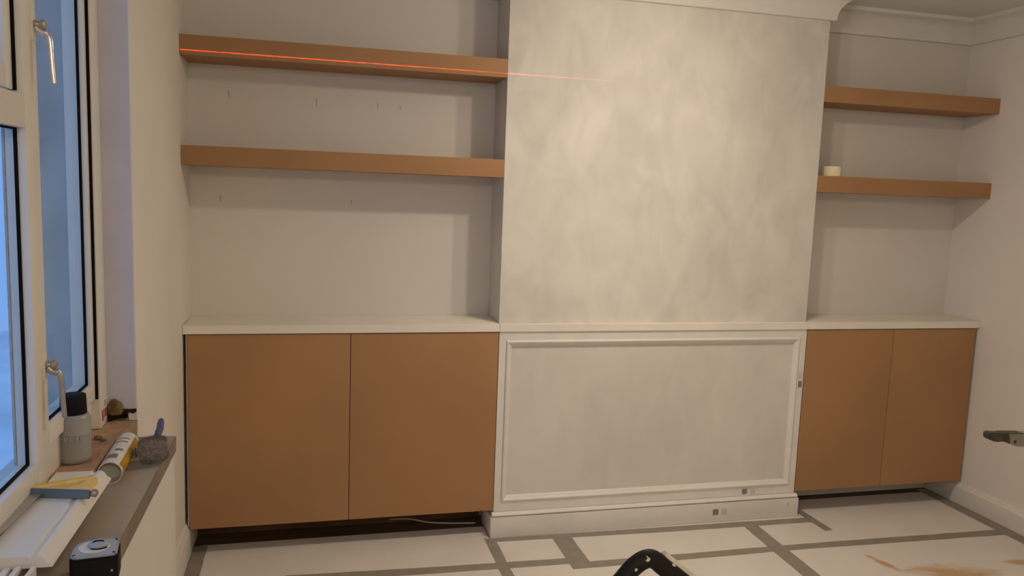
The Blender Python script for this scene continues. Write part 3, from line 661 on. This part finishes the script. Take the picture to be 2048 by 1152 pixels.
# tape measure
tm = tag(empty('tape_measure', (.219, -1.640, ZF)), 'black and silver tape measure lying flat on the ledge', 'tape measure')
tm.rotation_euler = (0, 0, math.radians(7))
def rounded(w, h, rs, n=7):
    out = []
    for (sx_, sy_, r_), a0 in zip(((1, 1, rs[0]), (-1, 1, rs[1]), (-1, -1, rs[2]), (1, -1, rs[3])), (0, 90, 180, 270)):
        cx_, cy_ = sx_*(w-r_), sy_*(h-r_)
        for k in range(n):
            a = math.radians(a0+90*k/(n-1)); out.append((cx_+r_*math.cos(a), cy_+r_*math.sin(a)))
    return out
mesh('rubber_case', prism_bm(rounded(.038, .036, (.020, .028, .010, .006)), .001, .046, bev=.002), 'black_plastic', tm, smooth=True, world=False)
cover = mesh('silver_cover', prism_bm(rounded(.0365, .0345, (.019, .027, .010, .006)), .0455, .052, bev=.003), 'silver_plastic', tm, smooth=True, world=False)
mesh('label_disc', lathe_bm([(0, .052), (.0255, .052), (.0255, .0528), (0, .0528)], 40, (-.002, .001, 0)), 'label_cream', cover, world=False)
hb = mesh('belt_boss', lathe_bm([(0, .0528), (.0165, .0528), (.017, .054), (.0165, .0575), (.0145, .059), (0, .059)], 36, (.004, .004, 0)), 'silver_plastic', cover, smooth=True, world=False)
b = bmesh.new(); tube_bm([(.004+.0085*math.cos(math.radians(a)), .0025+.0065*math.sin(math.radians(a)), .059) for a in range(15, 166, 15)], .0016, 8, b); mesh('thumb_slot', b, 'black_rubber', cover, smooth=True, world=False)
b = bmesh.new(); tube_bm([(.006+.018*math.cos(math.radians(a)), .004+.018*math.sin(math.radians(a)), .0533) for a in range(225, 316, 10)], .0013, 8, b); mesh('thumb_groove', b, 'black_rubber', cover, smooth=True, world=False)
for x, y in ((.031, -.029), (-.031, -.026), (.031, .024)):
    mesh('screw', lathe_bm([(0, .0518), (.0022, .0518), (.0018, .0526), (0, .0528)], 14, (x, y, 0)), 'black_rubber', cover, world=False)
mesh('blade_hook', box_bm((.0265, -.0375, .020), (.0300, -.0358, .0245), .0006), 'nickel_dull', tm, world=False)

# broken plaster and crumbs
def lump(name, c, s, seed, m_, label, cat, group=None, sub=3):
    b = bmesh.new(); bmesh.ops.create_icosphere(b, subdivisions=sub, radius=1)
    for v in b.verts:
        k = 1 + noise.noise(v.co*1.7+Vector((seed, 0, 0)))*.35 + noise.noise(v.co*5+Vector((0, seed, 0)))*.12
        v.co = Vector((v.co.x*s[0]*k, v.co.y*s[1]*k, max(-.72, v.co.z*k)*s[2]))
    zmin = min(v.co.z for v in b.verts); bmesh.ops.translate(b, verts=b.verts, vec=Vector((c[0], c[1], c[2]-zmin)))
    return tag(mesh(name, b, m_, smooth=True, angle=60), label, cat, group)
lump('plaster_lump', (.0745, -.828, ZS+.018), (.0195, .009, .024), 4.2, 'rubble', 'brown lump of broken plaster stuck at the foot of the window reveal', 'plaster lump')
mesh('rubble_bed', prism_bm([(.0565, ZS), (.0565, .812), (.060, .806), (.075, .808), (.094, .811), (.106, .806), (.105, .797), (.090, .794), (.078, .786), (.066, ZS)], -.8240, -.8200, 'y'), 'dark_gap', wl)
mesh('crack', prism_bm([(.090, .797), (.100, .8035), (.112, .802), (.120, .799), (.1275, .804), (.1275, .8125), (.110, .8115), (.092, .812)], -.8225, -.8195, 'y'), 'dark_gap', wl)
for i, (x, y, s) in enumerate(((.070, -.985, .010), (.086, -1.000, .007))):
    lump('plaster_crumb', (x, y, ZS+.001), (s, s*.8, s*.55), 9+i, 'rubble', ('larger brown plaster crumb on the sill behind the spray can', 'smaller brown plaster crumb on the sill behind the spray can')[i], 'crumb', 'plaster crumbs', 2)
for i, (x, y, s) in enumerate(((.126, -.885, .012), (.126, -.930, .008))):
    lump('mortar_crumb', (x+.006, y, ZF+.0005), (s*.6, s, s*.9), 19+i, 'rubble', ('large mortar crumb at the broken sill edge beside the wall corner', 'small mortar crumb at the broken sill edge')[i], 'crumb', 'mortar crumbs', 2)

# ------------------------------------------------------------------ masking tape roll on the right lower shelf
mr = tag(empty('masking_tape_roll', (2.846, .052, 1.5500)), 'cream roll of masking tape on the lower right shelf', 'tape roll')
mesh('tape', lathe_bm([(.026, 0), (.0405, 0), (.0415, .001), (.0415, .043), (.0405, .044), (.026, .044)], 44), 'masking_cream', mr, smooth=True, world=False)
mesh('core', lathe_bm([(.0235, .0005), (.0259, .0005), (.0259, .0435), (.0235, .0435), (.0235, .0005)], 44), 'card_brown', mr, smooth=True, world=False)

# ------------------------------------------------------------------ clamp on a stand at the right edge
cs = tag(empty('clamp_stand', (2.66, -1.40, 0)), 'grey clamp with a dark rubber jaw reaching in from the right edge', 'clamp')
cs.rotation_euler = (0, 0, 0)
X0, Z0 = 2.353-2.66, .830
jaw = [(0, .006), (.006, .0085), (.030, .006), (.062, .004), (.066, -.002), (.070, -.012), (.070, -.026), (.060, -.0195), (.046, -.0175), (.030, -.0185), (.014, -.0155), (.003, -.010), (0, -.004)]
mesh('jaw_pad', prism_bm([(X0+x, Z0+z) for x, z in jaw], -.012, .012, 'y', bev=.0015), 'clamp_dark', cs, smooth=True, world=False)
body = [(.058, .0045), (.075, .0035), (.100, .003), (.19, .004), (.30, .006), (.30, -.030), (.20, -.036), (.12, -.036), (.095, -.034), (.080, -.029), (.069, -.021), (.066, -.004)]
cbody = mesh('clamp_body', prism_bm([(X0+x, Z0+z) for x, z in body], -.010, .010, 'y', bev=.0015), 'clamp_grey', cs, smooth=True, world=False)
mesh('rivet', lathe_bm([(0, 0), (.005, 0), (.004, .0015), (0, .002)], 18, (X0+.0875, -.010, Z0-.0205), Matrix.Rotation(math.pi/2, 4, 'X')), 'clamp_dark', cbody, smooth=True, world=False)
mesh('upper_spring', prism_bm([(X0+.040, Z0+.006), (X0+.064, Z0+.0055), (X0+.110, Z0+.0035), (X0+.110, Z0+.0015), (X0+.064, Z0+.003), (X0+.044, Z0+.004)], -.0125, .0125, 'y'), 'clamp_dark', cs, world=False)
mesh('pole', lathe_bm([(0, .02), (.012, .02), (.012, .86), (.010, .864), (0, .864)], 20), 'steel', cs, smooth=True, world=False)
for k in range(3):
    a = math.radians(30+120*k); b = tube_bm([(0, 0, .16), (.2*math.cos(a), .2*math.sin(a), .012)], .008, 10); mesh('leg', b, 'black_plastic', cs, smooth=True, world=False)

# ------------------------------------------------------------------ stepladder with the arched black handle
sl = tag(empty('step_stool', (1.079, -2.05, 0)), 'black step stool handle spattered with white paint at the bottom edge', 'step stool')
arch = [(.900, .015), (.905, .45), (.930, .66), (.985, .782), (1.028, .844), (1.044, .863), (1.058, .879), (1.072, .889), (1.085, .892), (1.096, .8875), (1.108, .877), (1.138, .853), (1.205, .795), (1.250, .69), (1.270, .45), (1.275, .015)]
pts = smooth_path([(x-1.079, 0, z-.0018) for x, z in arch], 8)
mesh('handle_rail', tube_bm(pts, .0140, 18), 'splashed_black', sl, smooth=True, world=False)
i0, i1 = 8*9+4, 8*12+4
mesh('masking_strip', tube_bm([p+Vector((.010, .008, .0095)) for p in pts[i0:i1]], .0065, 10), 'label_cream', sl, smooth=True, world=False)
for z, dy in ((.50, -.05), (.25, -.16)):
    b = prism_bm(rounded(.172, .085, (.02,)*4), z, z+.022, bev=.003); bmesh.ops.translate(b, verts=b.verts, vec=(0, dy, 0)); mesh('tread', b, 'black_plastic', sl, smooth=True, world=False)
for s in (-1, 1):
    mesh('leg', tube_bm([(s*.165+.01, -.03, .50), (s*.175+.01, -.32, .012)], .011, 12), 'splashed_black', sl, smooth=True, world=False)

# ------------------------------------------------------------------ outside the window
struct(box('ground_outside', (-9, -9, -.72), (-.12, 8.3, -.60), 'paving'), 'pale ground outside the window', 'ground')
